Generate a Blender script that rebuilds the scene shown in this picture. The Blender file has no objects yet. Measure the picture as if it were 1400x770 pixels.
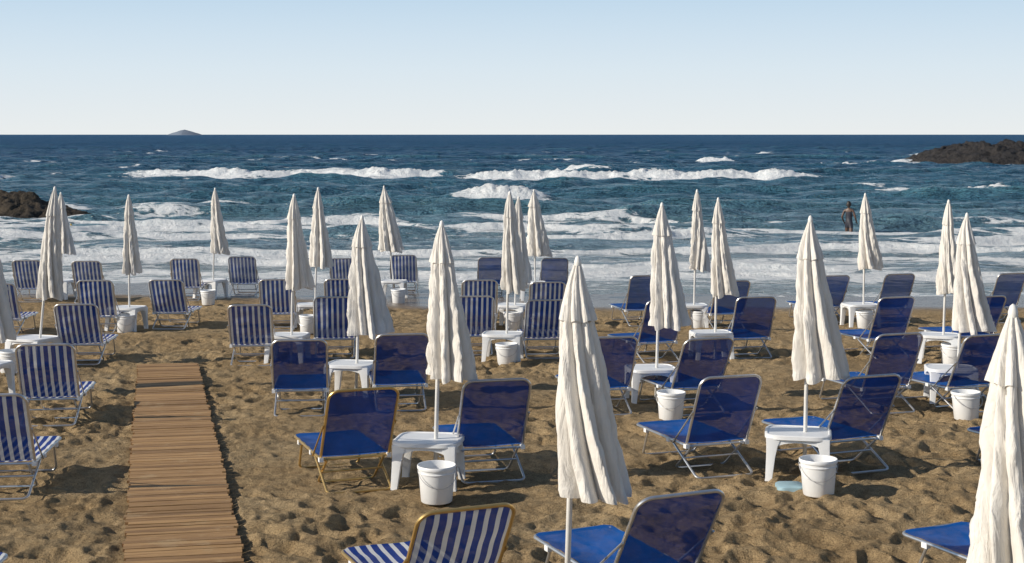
import bpy, math, random
import numpy as np
from mathutils import Vector, Matrix
random.seed(7); np.random.seed(7)
sc=bpy.context.scene
F=2000.0; H=3.0; SEA=-0.70
# ---------------------------------------------------------------- terrain profile
def sst(a,b,x):
    t=np.clip((x-a)/(b-a),0,1); return t*t*(3-2*t)
def gz(x,y):
    x=np.asarray(x,float); y=np.asarray(y,float)
    z=-0.028*np.clip(y-12,0,48)-0.05*np.clip(y-60,0,100)
    z=z-0.09*sst(-8,0,x)*sst(27,33,y)
    return z
def ground_pt(px,py,zrel=0.0):
    d=12.0
    for _ in range(40):
        x=(px-700)*d/F
        d=F*(H-zrel-float(gz(x,d)))/(py-184)
    return (px-700)*d/F,d
# ---------------------------------------------------------------- noise
def h2(ix,iy,s):
    n=(ix*374761393+iy*668265263+s*974634777)&0xffffffff
    n=((n^(n>>13))*1274126177)&0xffffffff
    return ((n^(n>>16))&0xffff)/65535.0
def vn(x,y,s=0):
    x=np.asarray(x,float);y=np.asarray(y,float)
    fx=np.floor(x);fy=np.floor(y);ix=fx.astype(np.int64);iy=fy.astype(np.int64)
    u=x-fx;v=y-fy;u=u*u*(3-2*u);v=v*v*(3-2*v)
    return (h2(ix,iy,s)*(1-u)+h2(ix+1,iy,s)*u)*(1-v)+(h2(ix,iy+1,s)*(1-u)+h2(ix+1,iy+1,s)*u)*v
def fbm(x,y,s=0,o=4):
    a=0;w=.5;t=0
    for i in range(o):
        a=a+w*vn(x*2**i+i*17.3,y*2**i+i*9.1,s+i);t+=w;w*=.5
    return a/t
def worley(x,y,s,ax=1.0,ay=1.0):
    fx=np.floor(x).astype(np.int64);fy=np.floor(y).astype(np.int64)
    best=np.full(x.shape,9.0)
    for i in(-1,0,1):
        for j in(-1,0,1):
            cx=fx+i;cy=fy+j
            dx=cx+h2(cx,cy,s)-x;dy=cy+h2(cx,cy,s+5)-y
            an=h2(cx,cy,s+9)*3.1416
            c=np.cos(an);n=np.sin(an)
            a=(dx*c+dy*n)*ax;b=(-dx*n+dy*c)*ay
            best=np.minimum(best,a*a+b*b)
    return np.sqrt(best)
# ---------------------------------------------------------------- materials
def newmat(name):
    m=bpy.data.materials.new(name);m.use_nodes=True
    nt=m.node_tree;b=nt.nodes['Principled BSDF']
    return m,nt,b,nt.nodes['Material Output']
def N(nt,t,**k):
    n=nt.nodes.new(t)
    for a,v in k.items(): setattr(n,a,v)
    return n
def mathn(nt,op,a,b=None,c=None):
    n=N(nt,'ShaderNodeMath',operation=op)
    for i,v in enumerate((a,b,c)):
        if v is None: continue
        if isinstance(v,(int,float)): n.inputs[i].default_value=v
        else: nt.links.new(v,n.inputs[i])
    return n.outputs[0]
def ramp(nt,fac,stops):
    r=N(nt,'ShaderNodeValToRGB');e=r.color_ramp.elements
    while len(e)<len(stops): e.new(0.5)
    for i,(p,c) in enumerate(stops):
        e[i].position=p;e[i].color=(*c,1)
    nt.links.new(fac,r.inputs[0]);return r.outputs[0]
def noise(nt,vec,scale,detail=4,rough=.55,dist=0):
    n=N(nt,'ShaderNodeTexNoise');n.inputs['Scale'].default_value=scale
    n.inputs['Detail'].default_value=detail;n.inputs['Roughness'].default_value=rough;n.inputs['Distortion'].default_value=dist
    if vec is not None: nt.links.new(vec,n.inputs['Vector'])
    return n.outputs['Fac']
def mapping(nt,vec,scale=(1,1,1),rot=(0,0,0)):
    m=N(nt,'ShaderNodeMapping');m.inputs['Scale'].default_value=scale;m.inputs['Rotation'].default_value=rot
    nt.links.new(vec,m.inputs['Vector']);return m.outputs[0]
def bump(nt,h,strength,dist,b,prev=None):
    n=N(nt,'ShaderNodeBump');n.inputs['Strength'].default_value=strength;n.inputs['Distance'].default_value=dist
    nt.links.new(h,n.inputs['Height'])
    if prev is not None: nt.links.new(prev,n.inputs['Normal'])
    if b is not None: nt.links.new(n.outputs[0],b.inputs['Normal'])
    return n.outputs[0]
def maprange(nt,v,a,b,c=0,d=1,smooth=True):
    n=N(nt,'ShaderNodeMapRange');n.interpolation_type='SMOOTHSTEP' if smooth else 'LINEAR'
    for i,q in zip((1,2,3,4),(a,b,c,d)): n.inputs[i].default_value=q
    nt.links.new(v,n.inputs[0]);return n.outputs[0]
def mixc(nt,f,a,b,bt='MIX'):
    n=N(nt,'ShaderNodeMix',data_type='RGBA',blend_type=bt)
    for i,v in ((0,f),(6,a),(7,b)):
        if isinstance(v,(int,float)): n.inputs[i].default_value=v
        elif isinstance(v,tuple): n.inputs[i].default_value=(*v,1)
        else: nt.links.new(v,n.inputs[i])
    return n.outputs[2]

def simple(name,col,rough=.5,metal=0,var=.12,scale=12,bmp=.0,bscale=60):
    m,nt,b,o=newmat(name)
    tc=N(nt,'ShaderNodeTexCoord').outputs['Object']
    n=noise(nt,tc,scale,5)
    c=ramp(nt,n,[(.3,tuple(x*(1-var) for x in col)),(.7,tuple(min(1,x*(1+var)) for x in col))])
    nt.links.new(c,b.inputs['Base Color']);b.inputs['Roughness'].default_value=rough;b.inputs['Metallic'].default_value=metal
    if bmp>0: bump(nt,noise(nt,tc,bscale,4),bmp,.01,b)
    return m
# sand
def mk_sand():
    m,nt,b,o=newmat('sand')
    pos=N(nt,'ShaderNodeNewGeometry').outputs['Position']
    n1=noise(nt,pos,.7,5);n2=noise(nt,pos,9,6,.7);n3=noise(nt,pos,90,4,.75)
    c=ramp(nt,n1,[(.3,(.42,.30,.165)),(.7,(.55,.415,.245))])
    c2=ramp(nt,n2,[(.3,(.72,.69,.66)),(.65,(1.08,1.08,1.08))])
    c=mixc(nt,1.0,c,c2,'MULTIPLY')
    c3=ramp(nt,n3,[(.36,(.42,.40,.38)),(.5,(1,1,1)),(.72,(1.25,1.25,1.22))])
    c=mixc(nt,.85,c,c3,'MULTIPLY')
    a=N(nt,'ShaderNodeAttribute',attribute_name='wet').outputs['Fac']
    c=mixc(nt,a,c,(.15,.11,.075))
    nt.links.new(c,b.inputs['Base Color'])
    nt.links.new(maprange(nt,a,0,1,.95,.25),b.inputs['Roughness'])
    nt.links.new(maprange(nt,a,0,1,.08,.4),b.inputs['Specular IOR Level'])
    w=N(nt,'ShaderNodeTexWave');w.inputs['Scale'].default_value=4.2;w.inputs['Distortion'].default_value=3.5;w.inputs['Detail'].default_value=2;w.inputs['Detail Scale'].default_value=1.5
    nt.links.new(mapping(nt,pos,(.35,1,1),(0,0,.25)),w.inputs['Vector'])
    mk=maprange(nt,noise(nt,pos,.35,2),.47,.6)
    rp=mathn(nt,'MULTIPLY',w.outputs['Fac'],mk)
    dry=mathn(nt,'SUBTRACT',1.0,a)
    rp=mathn(nt,'MULTIPLY',rp,dry)
    q=bump(nt,rp,.7,.04,None)
    lum=mathn(nt,'MULTIPLY',noise(nt,pos,13,7,.7,.3),dry)
    q=bump(nt,lum,1.0,.085,None,q)
    q=bump(nt,mathn(nt,'MULTIPLY',noise(nt,pos,42,4,.7),dry),.9,.03,None,q)
    bump(nt,n3,.4,.008,b,q)
    return m
# water
def mk_water():
    m,nt,b,o=newmat('sea_water')
    pos=N(nt,'ShaderNodeNewGeometry').outputs['Position']
    sp=N(nt,'ShaderNodeSeparateXYZ');nt.links.new(pos,sp.inputs[0])
    y=sp.outputs['Y'];z=sp.outputs['Z']
    f1=maprange(nt,y,36,240,smooth=False)
    deep=ramp(nt,f1,[(0,(.25,.31,.33)),(.07,(.13,.23,.28)),(.22,(.06,.165,.235)),(.6,(.03,.115,.20)),(1,(.02,.085,.18))])
    crest=maprange(nt,z,SEA+.1,SEA+.7)
    c=mixc(nt,mathn(nt,'MULTIPLY',crest,.55),deep,(.09,.24,.29))
    pn=noise(nt,mapping(nt,pos,(.012,.03,1)),1,4)
    c=mixc(nt,1.0,c,ramp(nt,pn,[(.3,(.75,.8,.85)),(.7,(1.2,1.15,1.1))]),'MULTIPLY')
    nt.links.new(c,b.inputs['Base Color'])
    b.inputs['IOR'].default_value=1.33
    nt.links.new(maprange(nt,y,60,500,.13,.5,False),b.inputs['Roughness'])
    nt.links.new(maprange(nt,y,90,700,.5,.1,False),b.inputs['Specular IOR Level'])
    q=bump(nt,noise(nt,mapping(nt,pos,(.10,.28,1)),1,5,.6,.6),1.0,3.0,None)
    q=bump(nt,noise(nt,mapping(nt,pos,(.5,1.0,1)),.9,6,.65,.4),1.0,1.2,None,q)
    q=bump(nt,noise(nt,mapping(nt,pos,(.6,1.0,1)),4.5,4,.6),.8,.2,b,q)
    a=N(nt,'ShaderNodeAttribute',attribute_name='foam').outputs['Fac']
    lace=noise(nt,mapping(nt,pos,(.4,1.3,1)),2.1,10,.78,1.1)
    cells=N(nt,'ShaderNodeTexVoronoi');cells.feature='DISTANCE_TO_EDGE';cells.inputs['Scale'].default_value=1.0
    nz=N(nt,'ShaderNodeTexNoise');nz.inputs['Scale'].default_value=.9;nz.inputs['Detail'].default_value=4;nt.links.new(pos,nz.inputs['Vector'])
    wv=N(nt,'ShaderNodeVectorMath',operation='MULTIPLY_ADD');nt.links.new(nz.outputs['Color'],wv.inputs[0]);wv.inputs[1].default_value=(2.2,1.6,0);nt.links.new(pos,wv.inputs[2])
    nt.links.new(mapping(nt,wv.outputs[0],(.55,1.5,1)),cells.inputs['Vector'])
    ed=maprange(nt,cells.outputs['Distance'],0,.28,.32,-.12)
    v=mathn(nt,'ADD',a,mathn(nt,'MULTIPLY',mathn(nt,'SUBTRACT',lace,.5),2.3))
    v=mathn(nt,'ADD',v,ed)
    mask=maprange(nt,v,.44,.70)
    fb=N(nt,'ShaderNodeBsdfPrincipled');fb.inputs['Roughness'].default_value=.9
    fc=ramp(nt,noise(nt,pos,3,5),[(.3,(.66,.71,.74)),(.65,(.88,.89,.89))])
    nt.links.new(fc,fb.inputs['Base Color']);fb.inputs['Specular IOR Level'].default_value=.1
    nn=bump(nt,noise(nt,pos,3.2,7,.75),1.0,.22,fb)
    mx=N(nt,'ShaderNodeMixShader')
    nt.links.new(mask,mx.inputs[0]);nt.links.new(b.outputs[0],mx.inputs[1]);nt.links.new(fb.outputs[0],mx.inputs[2])
    nt.links.new(mx.outputs[0],o.inputs[0])
    return m
def mk_fabric(name,striped,deep=(.003,.045,.26),tp=.22):
    m,nt,b,o=newmat(name)
    tc=N(nt,'ShaderNodeTexCoord').outputs['Object']
    n=noise(nt,tc,5,5)
    c=ramp(nt,n,[(.3,tuple(x*.8 for x in deep)),(.7,tuple(x*1.25 for x in deep))])
    if striped:
        c=ramp(nt,n,[(.3,(.008,.038,.21)),(.7,(.012,.055,.30))])
        s=N(nt,'ShaderNodeSeparateXYZ');nt.links.new(tc,s.inputs[0])
        fr=mathn(nt,'FRACT',mathn(nt,'MULTIPLY_ADD',s.outputs[0],1/.078,20.2))
        st=mathn(nt,'GREATER_THAN',fr,.6)
        wc=ramp(nt,n,[(.3,(.60,.62,.64)),(.7,(.74,.75,.76))])
        c=mixc(nt,st,c,wc)
    nt.links.new(c,b.inputs['Base Color']);b.inputs['Roughness'].default_value=.7
    b.inputs['Specular IOR Level'].default_value=.15
    wv=noise(nt,mapping(nt,tc,(1,.15,.15)),180,2)
    bump(nt,wv,.3,.004,b)
    tr=N(nt,'ShaderNodeBsdfTransparent')
    tl=N(nt,'ShaderNodeBsdfTranslucent');nt.links.new(c,tl.inputs[0])
    m1=N(nt,'ShaderNodeMixShader');m1.inputs[0].default_value=.15
    nt.links.new(b.outputs[0],m1.inputs[1]);nt.links.new(tl.outputs[0],m1.inputs[2])
    m2=N(nt,'ShaderNodeMixShader');m2.inputs[0].default_value=.08 if striped else tp
    nt.links.new(m1.outputs[0],m2.inputs[1]);nt.links.new(tr.outputs[0],m2.inputs[2])
    nt.links.new(m2.outputs[0],o.inputs[0])
    return m
def mk_canvas():
    m,nt,b,o=newmat('canvas')
    tc=N(nt,'ShaderNodeTexCoord').outputs['Object']
    n=noise(nt,mapping(nt,tc,(1,1,.3)),4,6,.6)
    c=ramp(nt,n,[(.25,(.66,.63,.58)),(.5,(.80,.775,.73)),(.75,(.84,.82,.78))])
    oi=N(nt,'ShaderNodeObjectInfo').outputs['Random']
    c=mixc(nt,1.0,c,ramp(nt,oi,[(0,(.93,.93,.93)),(1,(1.03,1.02,1.01))]),'MULTIPLY')
    nt.links.new(c,b.inputs['Base Color']);b.inputs['Roughness'].default_value=.85
    b.inputs['Specular IOR Level'].default_value=.15
    q=bump(nt,noise(nt,mapping(nt,tc,(9,9,1.6)),1.5,4,.6,1.0),.6,.04,None)
    bump(nt,noise(nt,tc,11,4),.4,.02,b,q)
    tl=N(nt,'ShaderNodeBsdfTranslucent');nt.links.new(c,tl.inputs[0])
    m1=N(nt,'ShaderNodeMixShader');m1.inputs[0].default_value=.15
    nt.links.new(b.outputs[0],m1.inputs[1]);nt.links.new(tl.outputs[0],m1.inputs[2]);nt.links.new(m1.outputs[0],o.inputs[0])
    return m
def mk_wood():
    m,nt,b,o=newmat('weathered_planks')
    tc=N(nt,'ShaderNodeTexCoord').outputs['Object']
    a=N(nt,'ShaderNodeAttribute',attribute_name='tone').outputs['Fac']
    g=noise(nt,mapping(nt,tc,(2.5,40,20)),1.5,6,.65,.4)
    c=ramp(nt,g,[(.25,(.19,.10,.04)),(.55,(.38,.225,.095)),(.8,(.48,.30,.14))])
    c=mixc(nt,1.0,c,ramp(nt,a,[(0,(.62,.59,.56)),(1,(1.2,1.2,1.2))]),'MULTIPLY')
    sd=maprange(nt,noise(nt,tc,3,6,.7),.54,.68)
    c=mixc(nt,mathn(nt,'MULTIPLY',sd,.45),c,(.46,.33,.18))
    nt.links.new(c,b.inputs['Base Color']);b.inputs['Roughness'].default_value=.75
    bump(nt,g,.5,.006,b)
    return m
def mk_rock(name,lo,hi):
    m,nt,b,o=newmat(name)
    pos=N(nt,'ShaderNodeNewGeometry').outputs['Position']
    n=noise(nt,pos,1.3,8,.68)
    nt.links.new(ramp(nt,n,[(.35,lo),(.7,hi)]),b.inputs['Base Color']);b.inputs['Roughness'].default_value=.75
    q=bump(nt,noise(nt,pos,.6,8,.75),1.0,1.2,None)
    bump(nt,noise(nt,pos,2.5,8,.7),1.0,.35,b,q)
    return m
M_sand=mk_sand();M_water=mk_water();M_stripe=mk_fabric('striped_fabric',True);M_blue=mk_fabric('blue_seat_fabric',False,(.003,.10,.40),.12)
M_blue_shade=mk_fabric('shaded_back_fabric',False,(.005,.038,.225),.14)  # darker copy of the seat fabric; backrest shade is put into its colour
M_canvas=mk_canvas();M_wood=mk_wood()
M_alu=simple('aluminium_tube',(.66,.66,.66),.33,.85,.08,20)
M_gold=simple('gold_tube',(.62,.42,.16),.35,.75,.08,20)
M_plast=simple('white_plastic',(.76,.77,.78),.42,0,.05,6,.1,30)
M_pole=simple('white_painted_pole',(.74,.73,.70),.4,0,.06,10)
M_cyan=simple('pale_blue_plastic',(.28,.42,.48),.6,0,.15,8)
M_wire=simple('wire_handle',(.5,.5,.5),.4,.8)
# ---------------------------------------------------------------- mesh builder
class MB:
    def __init__(s): s.v=[];s.f=[];s.m=[];s.t=[]
    def add(s,vs,fs,m=0,tone=0):
        o=len(s.v);s.v+= [tuple(map(float,p)) for p in vs]
        s.f+=[tuple(i+o for i in f) for f in fs];s.m+=[m]*len(fs);s.t+=[tone]*len(vs)
    def tube(s,pts,r,m=0,seg=8,cap=True):
        P=[Vector(p) for p in pts];n=len(P)
        R=r if isinstance(r,(list,tuple)) else [r]*n
        vs=[];up=None
        for i in range(n):
            t=(P[min(i+1,n-1)]-P[max(i-1,0)]).normalized()
            if up is None: up=Vector((0,0,1)) if abs(t.z)<.9 else Vector((1,0,0))
            a=(up-t*up.dot(t)).normalized();up=a;b=t.cross(a)
            for k in range(seg):
                w=2*math.pi*k/seg;vs.append(P[i]+(a*math.cos(w)+b*math.sin(w))*R[i])
        fs=[]
        for i in range(n-1):
            for k in range(seg):
                k2=(k+1)%seg;fs.append((i*seg+k,i*seg+k2,(i+1)*seg+k2,(i+1)*seg+k))
        if cap: fs.append(tuple(range(seg))[::-1]);fs.append(tuple((n-1)*seg+k for k in range(seg)))
        s.add(vs,fs,m)
    def rings(s,rings,m=0,closed=True,cap0=False,cap1=False):
        n=len(rings[0]);vs=[p for r in rings for p in r];fs=[]
        for i in range(len(rings)-1):
            for k in range(n if closed else n-1):
                k2=(k+1)%n;fs.append((i*n+k,(i+1)*n+k,(i+1)*n+k2,i*n+k2))
        if cap0: fs.append(tuple(range(n)))
        if cap1: fs.append(tuple((len(rings)-1)*n+k for k in range(n))[::-1])
        s.add(vs,fs,m)
    def box(s,c,h,m=0,rz=0,tone=0,jit=0):
        cs,sn=math.cos(rz),math.sin(rz);vs=[]
        for z in(-1,1):
            for (x,y) in((-1,-1),(1,-1),(1,1),(-1,1)):
                X=x*h[0];Y=y*h[1];vs.append((c[0]+X*cs-Y*sn,c[1]+X*sn+Y*cs,c[2]+z*h[2]+random.uniform(-jit,jit)))
        s.add(vs,[(0,3,2,1),(4,5,6,7),(0,1,5,4),(1,2,6,5),(2,3,7,6),(3,0,4,7)],m,tone)
    def mesh(s,name,mats,smooth=True,auto=True):
        me=bpy.data.meshes.new(name);me.from_pydata(s.v,[],s.f)
        for m in mats: me.materials.append(m)
        me.polygons.foreach_set('material_index',s.m)
        me.polygons.foreach_set('use_smooth',[smooth]*len(s.f))
        if any(s.t):
            a=me.attributes.new('tone','FLOAT','POINT');a.data.foreach_set('value',s.t)
        me.update()
        if smooth and auto: me.set_sharp_from_angle(angle=math.radians(42))
        return me
def fillet(P,r,n=5):
    P=[Vector(p) for p in P];out=[P[0]]
    for i in range(1,len(P)-1):
        a=(P[i-1]-P[i]).normalized();b=(P[i+1]-P[i]).normalized()
        th=a.angle(b);t=r/math.tan(th/2);c=P[i]+(a+b).normalized()*(r/math.sin(th/2))
        p0=P[i]+a*t;p1=P[i]+b*t
        v0=p0-c;v1=p1-c
        for k in range(n+1):
            w=k/n;v=v0.slerp(v1,w) if v0.angle(v1)<3.1 else v0.lerp(v1,w)
            out.append(c+v.normalized()*r)
    out.append(P[-1]);return out
def put(name,me,loc,rz=0,tilt=(0,0)):
    o=bpy.data.objects.new(name,me);sc.collection.objects.link(o)
    o.location=loc;o.rotation_euler=(tilt[0],tilt[1],rz);return o
def gridmesh(name,X,Y,Z,mat,attrs={}):
    r,c=X.shape;me=bpy.data.meshes.new(name)
    co=np.stack([X,Y,Z],-1).reshape(-1,3).astype(np.float32)
    me.vertices.add(len(co));me.vertices.foreach_set('co',co.ravel())
    i=np.arange(r*c).reshape(r,c)
    q=np.stack([i[:-1,:-1],i[:-1,1:],i[1:,1:],i[1:,:-1]],-1).reshape(-1,4)
    me.loops.add(q.size);me.loops.foreach_set('vertex_index',q.ravel().astype(np.int32))
    me.polygons.add(len(q));me.polygons.foreach_set('loop_start',np.arange(0,q.size,4).astype(np.int32))
    me.polygons.foreach_set('use_smooth',np.ones(len(q),bool))
    for k,v in attrs.items():
        a=me.attributes.new(k,'FLOAT','POINT');a.data.foreach_set('value',v.ravel().astype(np.float32))
    me.materials.append(mat);me.update(calc_edges=True)
    o=bpy.data.objects.new(name,me);sc.collection.objects.link(o);return o
# ---------------------------------------------------------------- sand ground
rows=np.concatenate([[-300,-100,-30,-8,0,3],np.geomspace(4.5,42,850),[46,52,60,75,100,160,400,2000,12000,40000]])
side=np.array([.75,.95,1.3,2,4,10,40])
us=np.concatenate([-side[::-1],np.linspace(-.6,.6,900),side])
S=np.maximum(rows,4.5)
X=us[None,:]*S[:,None];Y=np.repeat(rows[:,None],len(us),1)
Z=gz(X,Y)
dry=1-sst(30.3,33.2,Y+2.5*sst(-8,0,X)+1.6*(fbm(X*.3,Y*.3,3)-.5))
det=.09*(fbm(X*1.1,Y*1.1,11,4)-.5)
jx=X+.12*(fbm(X*4,Y*4,71,3)-.5);jy=Y+.12*(fbm(X*4,Y*4,75,3)-.5)
w1=worley(jx*2.6,jy*2.6,21,1.5,.8);w2=worley(jx*4.3+7,jy*4.3,22,1.6,.9);w3=worley(jx*8+3,jy*8,23,1.3,.9)
trod=.35+.85*sst(.38,.62,fbm(X*.45,Y*.45,77,3))      # trampled and quieter patches
det+= (-.044*(1-sst(.0,.55,w1))+.018*sst(.35,.55,w1)*(1-sst(.55,.8,w1)))*trod
det+= -.026*(1-sst(.0,.5,w2))*trod
det+= -.010*(1-sst(.0,.5,w3))
rg=1-np.abs(2*fbm(X*5,Y*5,35,4)-1)
det+=.022*(rg-.7)+.024*(fbm(X*9,Y*9,31,3)-.5)
fade=sst(-5,5,Y)*(Y<45)
bw=np.abs(X-(-2.30-.246*(Y-10.24)));under=(1-sst(.38,.55,bw))*(Y<20.6)
det=det*(1-.85*under)-.01*under
Z=Z+det*fade*(.12+.88*dry)
gridmesh('sand_beach',X,Y,Z,M_sand,{'wet':1-dry})
# ---------------------------------------------------------------- sea
rows=np.concatenate([np.geomspace(30,420,1050),np.geomspace(424,900,120),np.geomspace(950,45000,80)])
us=np.concatenate([-np.array([30,10,4,2,1.3,.9,.7]),np.linspace(-.55,.55,800),np.array([.7,.9,1.3,2,4,10,30])])
X=us[None,:]*rows[:,None];Y=np.repeat(rows[:,None],len(us),1)
amp=np.clip((Y-36)/34,.08,1)
rs=np.random.RandomState(5)
Hh=np.zeros_like(X)
wx=X+10*(fbm(X*.04,Y*.04,41,4)-.5);wy=Y+14*(fbm(X*.035,Y*.06,42,4)-.5)
for i in range(36):
    lam=1.3*(9/1.3)**rs.rand();th=rs.normal(0,.6)
    k=2*math.pi/lam;ph=rs.rand()*6.28
    s=np.sin(k*(wx*math.sin(th)+wy*math.cos(th))+ph)
    g=((s+1)/2)**1.8*2-.8
    Hh+=g*lam*.0075*(np.clip((lam*150-Y)/(lam*60),0,1))
Hh*=.4+1.2*fbm(X*.06,Y*.10,50,3)
rdg=1-np.abs(2*fbm(X*.16+.3*wy*.1,Y*.38,57,5)-1)
Hh+=.36*(rdg-.75)
rdg=1-np.abs(2*fbm(X*.45,Y*.9,58,4)-1)
Hh+=.12*(rdg-.75)*(Y<200)
Hh*=amp
foam=np.zeros_like(X)
def breaker(x0,x1,y0,h,soft=3,foamy=1.0,front=5,back=5,slant=0,seed=0):
    m=14+abs(slant)*40
    i0,i1=np.searchsorted(rows,[y0-m,y0+m+h*8])
    xs=X[i0:i1];ys=Y[i0:i1]
    xm=(x0+x1)/2
    env=sst(x0-soft,x0+soft,xs)*(1-sst(x1-soft,x1+soft,xs))
    env=env*(.42+.85*fbm(xs*.25,xs*0+seed,seed,3))
    yl=y0+slant*(xs-xm)+2.6*(fbm(xs*.09,xs*0+seed,seed+3,3)-.5)*2+.8*(vn(xs*.8,xs*0,seed+4)-.5)
    s=ys-yl
    prof=np.where(s<0,np.exp(-(s/(h*1.4))**2),np.exp(-(s/(h*4.5))**2))
    lump=1+(.55*(fbm(xs*1.3,ys*1.4,seed+8,4)-.5)+.30*(vn(xs*3.5,ys*3.5,seed)-.5)+.2*(vn(xs*7,ys*7,seed+1)-.5))*foamy
    Hh[i0:i1]=Hh[i0:i1]*(1-.6*env*prof)+h*env*prof*lump
    fr=np.clip(env*1.2,0,1)*np.where(s<0,np.exp(-(s/front)**2),np.exp(-(s/back)**2))
    foam[i0:i1]=np.maximum(foam[i0:i1],foamy*fr*(.5+.9*fbm(xs*.35,ys*.5,seed+6,4)))
breaker(-34,-7,127,.75,3,1.4,4.5,1.2,-.02,3)
breaker(-3.5,24.5,122,.75,3,1.4,4.5,1.2,.02,9)
breaker(-22,-12,140,.4,2,.9,1.2,1,0,15)
breaker(5,10,150,.45,2,.9,1.2,1,0,16)
breaker(-48,-42,122,.65,1.5,1.2,3,1.5,0,17)
breaker(-3,1.8,82,.62,1.2,1.25,1.8,1,0,23)
breaker(24,28.5,190,.6,1.2,1.1,2,1.5,0,31)
breaker(44,47,262,.6,1.5,1,2,2,0,33)
breaker(63,72,233,.6,3,.9,3,2,0,35)
breaker(29,32,95,.6,1,.95,1.2,.8,0,39)
for (a,b,y,h,s) in [(-30,-18,100,.42,41),(-26,-6,92,.35,42),(3,20,94,.4,43),(21,40,86,.7,44),(-14,-5,78,.35,45),(-40,40,165,.5,46),(-60,60,215,.6,47),(8,22,74,.45,48),(20,30,67,.5,49),(-20,-8,68,.4,50),(24,50,135,.6,52)]:
    breaker(a,b,y,h,4,.2,.6,.5,0,s)
for (a,b,y,h,fo,s) in [(-26,-4,60,.22,.8,61),(-3,9,63,.2,.7,62),(10,26,61,.18,.7,63),(-25,30,54.5,.24,.95,64),(1,8,52,.3,1.2,65),(13,24,50.5,.2,1.05,66),(-24,-8,51,.25,1.0,67),(-24,26,46.5,.18,1.0,68),(-22,24,42,.11,.95,69),(5,9.5,39.3,.13,1.25,70),(-18,22,38.8,.07,1.05,71),(-14,20,36.6,.03,.8,72)]:
    breaker(a,b,y,h,3,fo,1.1,.9,0,s)
wash=(1-sst(46,64,Y))*(.14+.45*(fbm(X*.10,Y*.6,81,5)-.5)*2)
foam=np.maximum(foam,wash)
def ringfoam(cx,cy,rx,ry,v):
    global foam
    d=np.sqrt(((X-cx)/rx)**2+((Y-cy)/ry)**2)
    foam=np.maximum(foam,v*np.exp(-((d-1)/.25)**2))
ringfoam(-25,66,9.5,6,.5);ringfoam(80,188,30,13,.6)
wc=fbm(X*.12,Y*.3,91,4);foam=np.maximum(foam,.5*sst(.68,.82,wc)*(Y>60)*(Y<330))
edge=np.clip((0.62-np.abs(us))/.05,0,1)[None,:]
foam=foam-.42*(1-sst(.0,.45,foam))*sst(50,62,Y)
foam=np.where(Y<420,foam,-1)
BX,BY=12.9,56.0
bd=np.exp(-((X-BX)/3)**2-((Y-BY+1)/3)**2)
Hh=Hh*(1-.9*bd)-.03*bd
gridmesh('sea',X,Y,SEA+Hh*(1-sst(500,900,Y))*np.maximum(edge,.0),M_water,{'foam':foam})
# ---------------------------------------------------------------- rocks & island
def rocks(name,x0,x1,y0,y1,h,mat,seed,nx=300,ny=150,fl=.2,fadeR=False):
    xs=np.linspace(x0,x1,nx);ys=np.linspace(y0,y1,ny)
    X,Y=np.meshgrid(xs,ys);u=(X-x0)/(x1-x0);v=(Y-y0)/(y1-y0)
    env=np.sin(np.pi*np.clip(v,0,1))**.5
    if fl: env=env*sst(-.02,fl,u)**.6
    if fadeR: env=env*(1-sst(.66,1.0,u))**.6
    sc_=h*1.0
    n=fbm(X/sc_,Y/sc_,seed,5);w=worley(X/sc_*1.1,Y/sc_*1.1,seed+3,1,1);w2=worley(X/sc_*3,Y/sc_*3,seed+4,1,1)
    st=np.floor(n*7)/7*.6+n*.4
    Z=SEA-.6+env*(h*(.55+.75*st-.55*np.clip(w,0,1)**2+.2)+.6)-.3*(1-env)
    Z-=.16*h*np.clip(w2,0,1)**2
    Z+=.16*h*(fbm(X*2.5,Y*2.5,seed+33,4)-.5)
    X=X+.35*h*(fbm(X*.9,Y*.9,seed+50,3)-.5);Y=Y+.35*h*(fbm(X*.9,Y*.9,seed+60,3)-.5)
    gridmesh(name,X,Y,Z,mat)
M_rockb=mk_rock('brown_rock',(.03,.022,.016),(.13,.095,.055))
M_rockd=mk_rock('dark_rock',(.014,.014,.016),(.065,.056,.052))
rocks('shore_rocks',-38,-16.9,62,71,1.05,M_rockb,5,fadeR=True,fl=0)
rocks('rocky_headland',50.5,112,176,204,2.5,M_rockd,11,fl=.16)
M_isl=simple('hazy_hillside',(.17,.21,.27),.95,0,.08,.02)  # distance haze is put into the base colour
xs=np.linspace(-1,1,80);ys=np.linspace(-1,1,30);A,B=np.meshgrid(xs,ys)
hh=np.clip(1-np.abs(A+.05)**1.3-B**2,0,1)*(.85+.3*fbm(A*4,B*4,7,4))
gridmesh('distant_island',-1785+A*105,8000+B*90,SEA-1+hh*29,M_isl)
# ---------------------------------------------------------------- boardwalk
mb=MB()
dirv=Vector((-.246,1,0)).normalized()
rz=math.atan2(.246,1)
s=0
p0=Vector((-2.30-.246*(5.5-10.24),5.5,0));L=(20.4-5.5)/dirv.y
while s<L:
    c=p0+dirv*s;z=float(gz(c.x,c.y))+.035
    w=.407+random.uniform(-.012,.012);pw=.034+random.uniform(-.002,.002)
    mb.box((random.uniform(-.012,.012),s,z+random.uniform(-.004,.004)),(w,pw,.011),0,random.uniform(-.008,.008)-.06,random.uniform(.02,1),.002)
    s+=2*pw+random.uniform(.006,.011)
for xx in(-.3,.3):
    for k in range(18):
        a=k*L/18;c=p0+dirv*(a+L/36)
        mb.box((xx,a+L/36,float(gz(c.x,c.y))+.006),(.03,L/36,.016),0,0,.1)
me=mb.mesh('boardwalk',[M_wood],False)
put('wooden_boardwalk',me,p0,rz)
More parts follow.
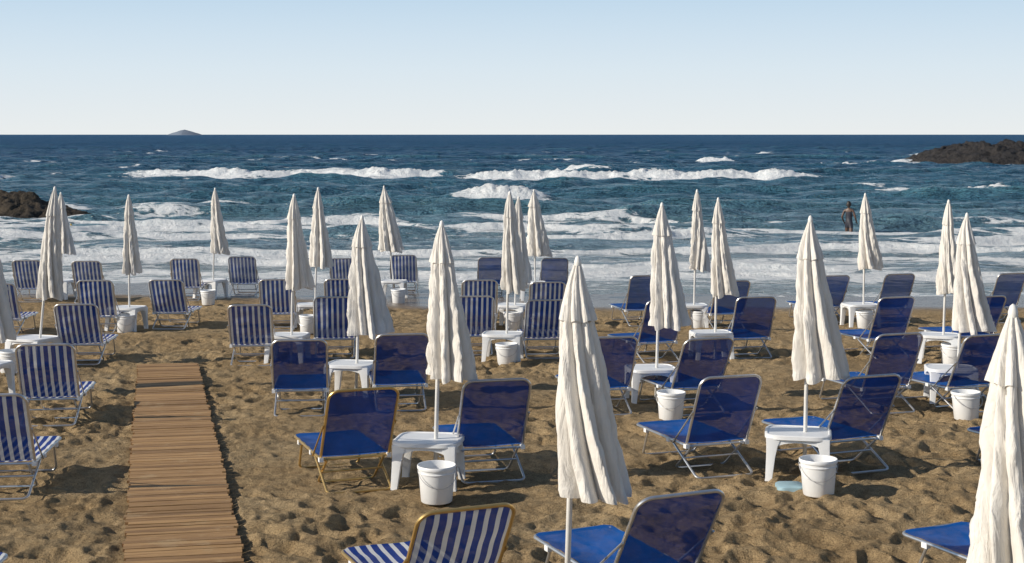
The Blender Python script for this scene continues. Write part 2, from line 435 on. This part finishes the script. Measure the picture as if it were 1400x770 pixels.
# ---------------------------------------------------------------- sun lounger
def mk_lounger(name,fab,frame,ang,seed,fab2=None):
    r_=random.Random(seed);mb=MB();W=.298;zs=.275;Ls=1.12;Lb=.70;a=math.radians(ang)
    D=Vector((0,-math.cos(a),math.sin(a)));Nn=Vector((0,math.sin(a),math.cos(a)))
    tr=.0125
    mb.tube(fillet([(-W,-.02,zs),(-W,Ls,zs+.015),(W,Ls,zs+.015),(W,-.02,zs)],.075),tr,1)
    b0=Vector((0,0,zs+.012));wl=Vector((-W,0,0));wr=Vector((W,0,0))
    mb.tube(fillet([b0+wl,b0+wl+D*Lb,b0+wr+D*Lb,b0+wr],.09,7),tr,1)
    def panel(o,d,n,L,rc,sag,v0,nseed,mi):
        rows=[];nv=26;nu=17
        for j in range(nv):
            v=v0+(L-.006-v0)*j/(nv-1);hw=W-.004
            if v>L-rc: hw=W-rc+math.sqrt(max(0,rc*rc-(v-(L-rc))**2))-.004
            row=[]
            for i in range(nu):
                u=-1+2*i/(nu-1)
                sg=sag*(1-u*u)*math.sin(math.pi*min(1,max(0,v/L)))**.6+.004*math.sin(v*31+nseed)*math.cos(u*3+nseed)
                row.append(o+d*v+Vector((u*hw,0,0))-n*sg)
            rows.append(row)
        mb.rings(rows,mi,closed=False)
    panel(Vector((0,0,zs+.016)),Vector((0,1,.012)).normalized(),Vector((0,0,1)),Ls,.075,.03+r_.random()*.015,.02,seed,0)
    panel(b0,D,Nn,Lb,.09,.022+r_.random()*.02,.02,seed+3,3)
    mb.tube([(-W,0,zs-.005),(W,0,zs-.005)],.011,1)
    def leg(y0,z0,y1,w):
        mb.tube(fillet([(-w,y0,z0),(-w,y1,.014),(w,y1,.014),(w,y0,z0)],.05),.011,1)
    leg(.36,zs-.005,-.17,W-.022)
    leg(-.02,zs-.005,.34,W-.05)
    leg(.86,zs,1.0,W-.022)
    mb.tube([(-W+.03,.11,.145),(W-.03,.11,.145)],.009,1)
    q=b0+D*.36-Nn*.015
    for sx in(-1,1):
        mb.tube([(sx*(W+.016),.24,zs-.01),(sx*(W+.016),q.y,q.z)],.008,1)
        for (yy,zz) in((0,zs),(.36,zs),(.86,zs)):
            mb.box((sx*(W-.002),yy,zz-.004),(.018,.026,.018),2)
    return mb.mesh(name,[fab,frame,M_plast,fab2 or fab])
LM={}
for k in range(3):
    ang=(60,57,63)[k]
    LM['s%d'%k]=mk_lounger('striped_lounger_mesh',M_stripe,M_alu,ang,k)
    LM['b%d'%k]=mk_lounger('blue_lounger_mesh',M_blue,M_alu,ang,k+5,M_blue_shade)
LM['gs']=mk_lounger('striped_lounger_gold',M_stripe,M_gold,58,11)
LM['gb']=mk_lounger('blue_lounger_gold',M_blue,M_gold,60,12,M_blue_shade)
def lounger_at(x,y,a,t):
    key=t if t in LM else t+str(random.randrange(3))
    nm='striped_sun_lounger' if (t=='s' or t=='gs') else 'blue_sun_lounger'
    slope=-math.atan(.028) if y>12 else 0
    put(nm,LM[key],(x,y,float(gz(x,y))-.006),-math.radians(a),(slope*math.cos(math.radians(a)),0))
def lounger(px,py,a,t):
    x,d=ground_pt(px,py,.895)
    r=math.radians(a);lounger_at(x+.36*math.sin(r),d+.36*math.cos(r),a,t)
for it in [
 (640,690,-24,'gs'),(932,669,-24,'b'),
 (-18,541,-6,'s'),(500,532,-20,'gb'),(683,523,-14,'b'),(1006,518,-19,'b'),(1198,514,-21,'b'),
 (60,471,-7,'s'),(409,462,-6,'b'),(551,457,-9,'b'),(838,461,-12,'b'),(971,460,-18,'b'),(1236,459,-18,'b'),(1354,458,-20,'b'),
 (103,414,-4,'s'),(341,415,-4,'s'),(457,408,-5,'s'),(648,405,-4,'s'),(748,408,-5,'s'),(914,412,-20,'b'),(1037,408,-10,'b'),(1231,408,-18,'b'),(1355,405,-17,'b'),
 (-6,388,-3,'s'),(128,385,-3,'s'),(226,381,1,'s'),(378,382,-4,'s'),(467,380,-3,'s'),(656,383,-3,'s'),(749,384,-3,'s'),(886,378,-12,'b'),(1004,382,-12,'b'),(1142,375,-14,'b'),(1234,376,-16,'b'),(1388,375,-18,'b'),
 (35,356,-3,'s'),(117,357,-3,'s'),(251,355,-2,'s'),(330,351,-2,'s'),(469,352,-1,'s'),(551,350,-1,'s'),(672,353,-2,'b'),(759,354,-3,'b')]:
    lounger(*it)
lounger_at(3.40,9.1,-26,'b');lounger_at(4.95,12.8,-22,'b');lounger_at(-3.55,8.35,0,'s')
# ---------------------------------------------------------------- parasol
def mk_parasol(h,lx,Lc,R,off,seed):
    r_=random.Random(seed);mb=MB()
    mb.tube([(0,0,-.15),(lx*.5,0,h*.5),(lx,0,h-.01)],.0175,1,10)
    mb.tube([(lx,0,h-.03),(lx,0,h),(lx,0,h+.02),(lx,0,h+.045),(lx,0,h+.055)],[.014,.022,.022,.014,.003],1,10)
    nl=8;amps=[r_.uniform(.6,1.28) for _ in range(nl)];ph=r_.random()*6.28;tw=r_.uniform(-.8,.8)
    hem=[r_.uniform(-.03,.05) for _ in range(nl)]
    nth=128
    def lay(t0,t1,nr,Rf,depth,scal=1):
        rings=[]
        for j in range(nr):
            t=t0+(t1-t0)*j/(nr-1);z=h-Lc*t
            cx=lx*z/h+off*max(0,t-.1)**1.25;cy=-.03*math.sin(seed)*t
            ring=[]
            for k in range(nth):
                th=2*math.pi*k/nth
                q=((th+ph+tw*t*t+.25*math.sin(th+seed)*t)/(2*math.pi)*nl)%nl;i=int(q)%nl;fq=q-int(q)
                am=amps[i]*(1-fq)+amps[(i+1)%nl]*fq if fq>.5 else amps[i]*(.5+fq)+amps[i-1]*(.5-fq)
                fold=abs(math.sin(math.pi*fq))**.65
                d=depth(t)
                rad=Rf(t)*((1-d)+d*fold*am*1.15)
                rad*=1+.10*math.cos(th)*t
                rad+=.026*(float(n1[j%64,k])-.5)*2*min(1,t*3)
                hz=-(hem[i]*math.sin(math.pi*fq))*max(0,(t-.6)/.4)**2 if scal else .02*math.sin(math.pi*fq)
                ring.append((cx+rad*math.cos(th),cy+rad*math.sin(th)*.9,z+hz))
            rings.append(ring)
        mb.rings(rings,0)
    jj,kk=np.meshgrid(np.arange(64),np.arange(nth),indexing='ij')
    tt=2*np.pi*kk/nth
    n1=fbm(np.cos(tt)*4+seed*3.1,np.sin(tt)*4+jj*.16,seed,3)
    cap=lambda t:.016+.022*min(1,t/.05)+(R*.50-.038)*max(0,(t-.05)/.2)**.95
    body=lambda t:R*(.36+.64*max(0,(t-.17)/.83)**.9) if t<.965 else R*(1-.6*(t-.965))
    lay(0,.25,14,cap,lambda t:.10+.30*t/.25,0)
    lay(.17,1,56,body,lambda t:.32+.32*t)
    return mb.mesh('parasol_mesh',[M_canvas,M_pole],True,False)
mt=MB()
def sq(hx,z,e=5,n=40,inset=0):
    out=[]
    for k in range(n):
        w=2*math.pi*k/n;c,s_=math.cos(w),math.sin(w)
        r=(abs(c)**e+abs(s_)**e)**(-1/e)*hx
        out.append((r*c,r*s_,z))
    return out
mt.rings([sq(.24,.392),sq(.262,.392),sq(.268,.40),sq(.282,.40),sq(.29,.394),sq(.29,.362),sq(.28,.355),sq(.27,.36),sq(.24,.378)],0,True,True,True)
for sx in(-1,1):
    for sy in(-1,1):
        rr=[]
        for z,w,o in((.372,.062,.208),(.30,.046,.222),(.2,.036,.234),(.02,.028,.25),(0,.03,.252)):
            rr.append([(sx*o+a*w,sy*o+b*w,z) for a,b in((-1,-1),(0,-1.1),(1,-1),(1.1,0),(1,1),(0,1.1),(-1,1),(-1.1,0))])
        mt.rings(rr,0,True,True,True)
for s_ in(-1,1):
    for ax in(0,1):
        n=10;top=[];bot=[]
        for k in range(n+1):
            u=-.2+.4*k/n;zb=.335-.045*(abs(u)/.2)**2.5
            top.append((u,s_*.262,.37));bot.append((u,s_*.262,zb))
        if ax: top=[(b,a,c) for a,b,c in top];bot=[(b,a,c) for a,b,c in bot]
        mt.rings([top,bot],0,False)
ME_table=mt.mesh('table_mesh',[M_plast])
bk=MB()
def circ(r,z,n=36): return [(r*math.cos(2*math.pi*k/n),r*math.sin(2*math.pi*k/n),z) for k in range(n)]
bk.rings([circ(.122,0),circ(.128,.006),circ(.15,.27),circ(.158,.272),circ(.16,.28),circ(.16,.297),circ(.156,.302),circ(.150,.30),circ(.146,.27),circ(.12,.02)],0,True,True,True)
bk.rings([circ(.1475,.235),circ(.154,.238),circ(.1545,.246),circ(.149,.25)],0)
hp=[(.16*math.cos(w),-.03-.155*math.sin(w)*.35-.09*math.sin(w),.27-.13*math.sin(w)) for w in [math.pi*k/16 for k in range(17)]]
bk.tube(hp,.003,1,6)
ME_bucket=bk.mesh('bucket_mesh',[M_plast,M_wire])
def parasol(tx,ty,bx,by,cy,ccx,w,table=True,seed=0):
    x,d=ground_pt(bx,by);g=float(gz(x,d))
    htip=H-(ty-184)*d/F-g;lx=(tx-700)*d/F-x
    zb=H-(cy-184)*d/F-g;Lc=(htip-zb)*.975
    off=(ccx-700)*d/F-x-lx*zb/htip
    me=mk_parasol(htip,lx,Lc,w*.5*d/F*.95,off,seed)
    put('folded_beach_parasol',me,(x,d,g))
    if table:
        put('white_plastic_table',ME_table,(x-.05,d,g),random.uniform(-.35,.1),(-.028 if d>12 else 0,0))
PA=[(75,260,50,500,410,68,38,1),(83,266,85,408,348,88,28,1),(176,270,177,451,375,180,29,1),(294,260,291,407,349,300,26,1),
(402,270,398,495,398,411,38,1),(435,260,430,446,367,441,34,1),(525,257,541,408,345,534,38,1),(495,300,486,541,460,508,60,1),
(604,310,594,662,521,620,76,1),(697,266,692,493,400,703,38,1),(709,272,703,447,388,714,28,1),(730,262,732,410,352,738,36,1),
(790,362,772,866,684,818,108,0),(905,283,896,548,450,914,52,1),(953,263,948,447,371,956,27,1),(982,275,977,491,406,990,38,1),
(1108,303,1099,651,520,1127,80,1),(1183,268,1180,446,370,1190,34,1),(1297,278,1288,495,405,1296,30,1),(1322,297,1306,548,456,1331,52,1),
(1385,433,1372,1136,822,1392,150,1),(-14,303,-18,541,466,-1,48,1)]
for i,p in enumerate(PA): parasol(*p[:7],table=bool(p[7]),seed=i+1)
for (px,py) in [(597,690),(1119,680),(917,575),(693,500),(1321,575),(14,511),(171,455),(285,417),(421,456),(701,451),(955,449),(1182,449),(1302,501),(545,415)]:
    x,d=ground_pt(px,py);d+=.13;x=(px-700)*d/F
    put('white_plastic_bucket',ME_bucket,(x,d,float(gz(x,d))-.005),random.uniform(-.6,.6),(random.uniform(-.02,.02),random.uniform(-.03,.03)))
sb=MB();sb.rings([sq(.11,0),sq(.12,.01),sq(.115,.05),sq(.10,.06)],0,True,True,True)
x,d=ground_pt(1080,668);put('parasol_base_slab',sb.mesh('slab',[M_cyan]),(x,d,float(gz(x,d))-.02))
# buoy
by=MB();by.rings([circ(.15*math.sin(a)+.001,.15*math.cos(a),20) for a in [math.pi*k/12 for k in range(13)]],0);by.tube([(0,0,.14),(0,0,.2)],.03,0)
M_yel=simple('yellow_plastic',(.65,.42,.05),.4)
meb=by.mesh('buoy',[M_yel])
d=7400/(316-184);put('yellow_buoy',meb,((97-700)*d/F,d,SEA+.08))
# ---------------------------------------------------------------- bather
M_skin,nt,b,o=newmat('skin_and_swimsuit')
tc=N(nt,'ShaderNodeTexCoord').outputs['Object'];s=N(nt,'ShaderNodeSeparateXYZ');nt.links.new(tc,s.inputs[0])
sk=ramp(nt,noise(nt,tc,8,4),[(.3,(.08,.045,.032)),(.7,(.11,.062,.042))])
m1=mathn(nt,'MULTIPLY',mathn(nt,'LESS_THAN',s.outputs[2],1.36),mathn(nt,'GREATER_THAN',s.outputs[2],.74))
m1=mathn(nt,'MULTIPLY',m1,mathn(nt,'LESS_THAN',mathn(nt,'ABSOLUTE',s.outputs[0]),.19))
nt.links.new(mixc(nt,m1,sk,(.02,.02,.03)),b.inputs['Base Color']);b.inputs['Roughness'].default_value=.45
V=[(0,0,.93),(0,0,1.08),(0,.0,1.27),(0,.015,1.43),(0,0,1.52)];R=[(.15,.11),(.12,.09),(.15,.10),(.075,.07),(.05,.052)]
E=[(0,1),(1,2),(2,3),(3,4)]
for sx in(-1,1):
    o_=len(V)
    V+=[(sx*.165,.01,1.40),(sx*.26,.05,1.15),(sx*.25,-.13,.98),(sx*.24,-.19,.93)];R+=[(.058,.055),(.042,.042),(.028,.028),(.036,.018)]
    E+=[(3,o_),(o_,o_+1),(o_+1,o_+2),(o_+2,o_+3)]
    o_=len(V)
    V+=[(sx*.095,-sx*.03,.84),(sx*.11,-sx*.12,.48),(sx*.11,-sx*.14+.03,.09),(sx*.12,-sx*.14-.13,.035)];R+=[(.09,.09),(.06,.06),(.038,.04),(.042,.025)]
    E+=[(0,o_),(o_,o_+1),(o_+1,o_+2),(o_+2,o_+3)]
me=bpy.data.meshes.new('body');me.from_pydata(V,E,[])
me.materials.append(M_skin)
emp=bpy.data.objects.new('bather',None);sc.collection.objects.link(emp)
emp.location=(BX,BY,float(gz(BX,BY))+.01);emp.rotation_euler=(0,0,math.radians(150))
body=put('body',me,(0,0,0));body.parent=emp
mo=body.modifiers.new('skin','SKIN');mo.use_smooth_shade=True
if len(me.skin_vertices)==0:
    bpy.context.view_layer.objects.active=body
    bpy.ops.mesh.customdata_skin_add()
for i,r in enumerate(R): me.skin_vertices[0].data[i].radius=r
me.skin_vertices[0].data[0].use_root=True
mo=body.modifiers.new('sub','SUBSURF');mo.levels=2;mo.render_levels=2
hd=MB()
rr=[]
for j in range(15):
    a=math.pi*j/14;z=1.635+.118*math.cos(a)
    ring=[]
    for k in range(20):
        w=2*math.pi*k/20;r=math.sin(a)+.01
        x=.078*r*math.cos(w)*(1 if z>1.6 else .9);y=.096*r*math.sin(w)
        if math.sin(w)<-.95 and abs(z-1.625)<.02: y-=.022
        ring.append((x,y,z))
    rr.append(ring)
hd.rings(rr,0)
for sx in(-1,1):
    hd.tube([(sx*.076,.01,1.60),(sx*.088,.015,1.63),(sx*.08,.01,1.66)],[.008,.014,.008],0)
    hd.tube([(sx*.03,-.088,1.64),(sx*.03,-.094,1.64)],.009,1)
    for q in range(5):
        a0=Vector((sx*(.24-.02+.01*q),-.2,.925));ln=(.055,.075,.08,.075,.06)[q]
        dv=Vector((sx*(.03*(q-2)/2),-.8,-.5)).normalized()
        if q==0: a0=Vector((sx*.215,-.16,.945));dv=Vector((-sx*.6,-.6,-.4)).normalized()
        hd.tube([a0-dv*.03,a0,a0+dv*ln*.5,a0+dv*ln+Vector((0,.012,-.012))],[.01,.0095,.009,.007],0,6)
hd.tube([(-.022,-.092,1.585),(0,-.097,1.583),(.022,-.092,1.585)],.005,2)
rr=[]
for j in range(10):
    a=math.pi*.62*j/9
    rr.append([(.088*(math.sin(a)+.01)*math.cos(w),.012+.1*(math.sin(a)+.01)*math.sin(w),1.645+.125*math.cos(a)+(.055 if math.sin(w)<-.3 and j>6 else 0)-(.04*(j/9)**3 if math.sin(w)>.2 else 0)) for w in [2*math.pi*k/20 for k in range(20)]])
hd.rings(rr,1)
M_hair=simple('dark_hair',(.02,.014,.01),.5);M_lip=simple('lips',(.3,.1,.08),.5)
o=put('head_and_hands',hd.mesh('head',[M_skin,M_hair,M_lip]),(0,0,0));o.parent=emp
# ---------------------------------------------------------------- light
EL=27;ROT=252
w=bpy.data.worlds.new('World');sc.world=w;w.use_nodes=True
nt=w.node_tree;bg=nt.nodes['Background']
sky=nt.nodes.new('ShaderNodeTexSky');sky.sky_type='NISHITA';sky.sun_disc=False
sky.sun_elevation=math.radians(EL);sky.sun_rotation=math.radians(ROT);sky.altitude=0;sky.air_density=1.0;sky.dust_density=.6;sky.ozone_density=2.0
# pale sea haze low over the horizon, blended into the physical sky
tc=N(nt,'ShaderNodeTexCoord').outputs['Generated'];sp=N(nt,'ShaderNodeSeparateXYZ');nt.links.new(tc,sp.inputs[0])
hz=ramp(nt,maprange(nt,sp.outputs[2],0,.10,smooth=False),[(0,(.82,.85,.85)),(.45,(.70,.80,.87)),(1,(.52,.69,.85))])
sc10=N(nt,'ShaderNodeVectorMath',operation='SCALE');nt.links.new(hz,sc10.inputs[0]);sc10.inputs['Scale'].default_value=10
ff=maprange(nt,sp.outputs[2],.06,.30,1,0)
mix=mixc(nt,ff,sky.outputs[0],sc10.outputs[0])
nt.links.new(mix,bg.inputs[0]);bg.inputs[1].default_value=.1
sd=Vector((math.sin(math.radians(ROT))*math.cos(math.radians(EL)),math.cos(math.radians(ROT))*math.cos(math.radians(EL)),math.sin(math.radians(EL))))
l=bpy.data.lights.new('sun','SUN');l.energy=5.0;l.angle=math.radians(.5);l.color=(1,.91,.77)
lo=bpy.data.objects.new('sun',l);sc.collection.objects.link(lo);lo.rotation_euler=sd.to_track_quat('Z','Y').to_euler()
# ---------------------------------------------------------------- camera
c=bpy.data.cameras.new('camera');co=bpy.data.objects.new('camera',c);sc.collection.objects.link(co)
co.location=(0,0,H);co.rotation_euler=(math.pi/2,0,0);c.lens=36*F/1400;c.sensor_width=36;c.sensor_fit='HORIZONTAL'
c.shift_y=-(385-184)/1400;c.clip_start=.1;c.clip_end=100000
sc.camera=co
sc.view_settings.view_transform='Standard';sc.view_settings.look='None';sc.view_settings.exposure=0
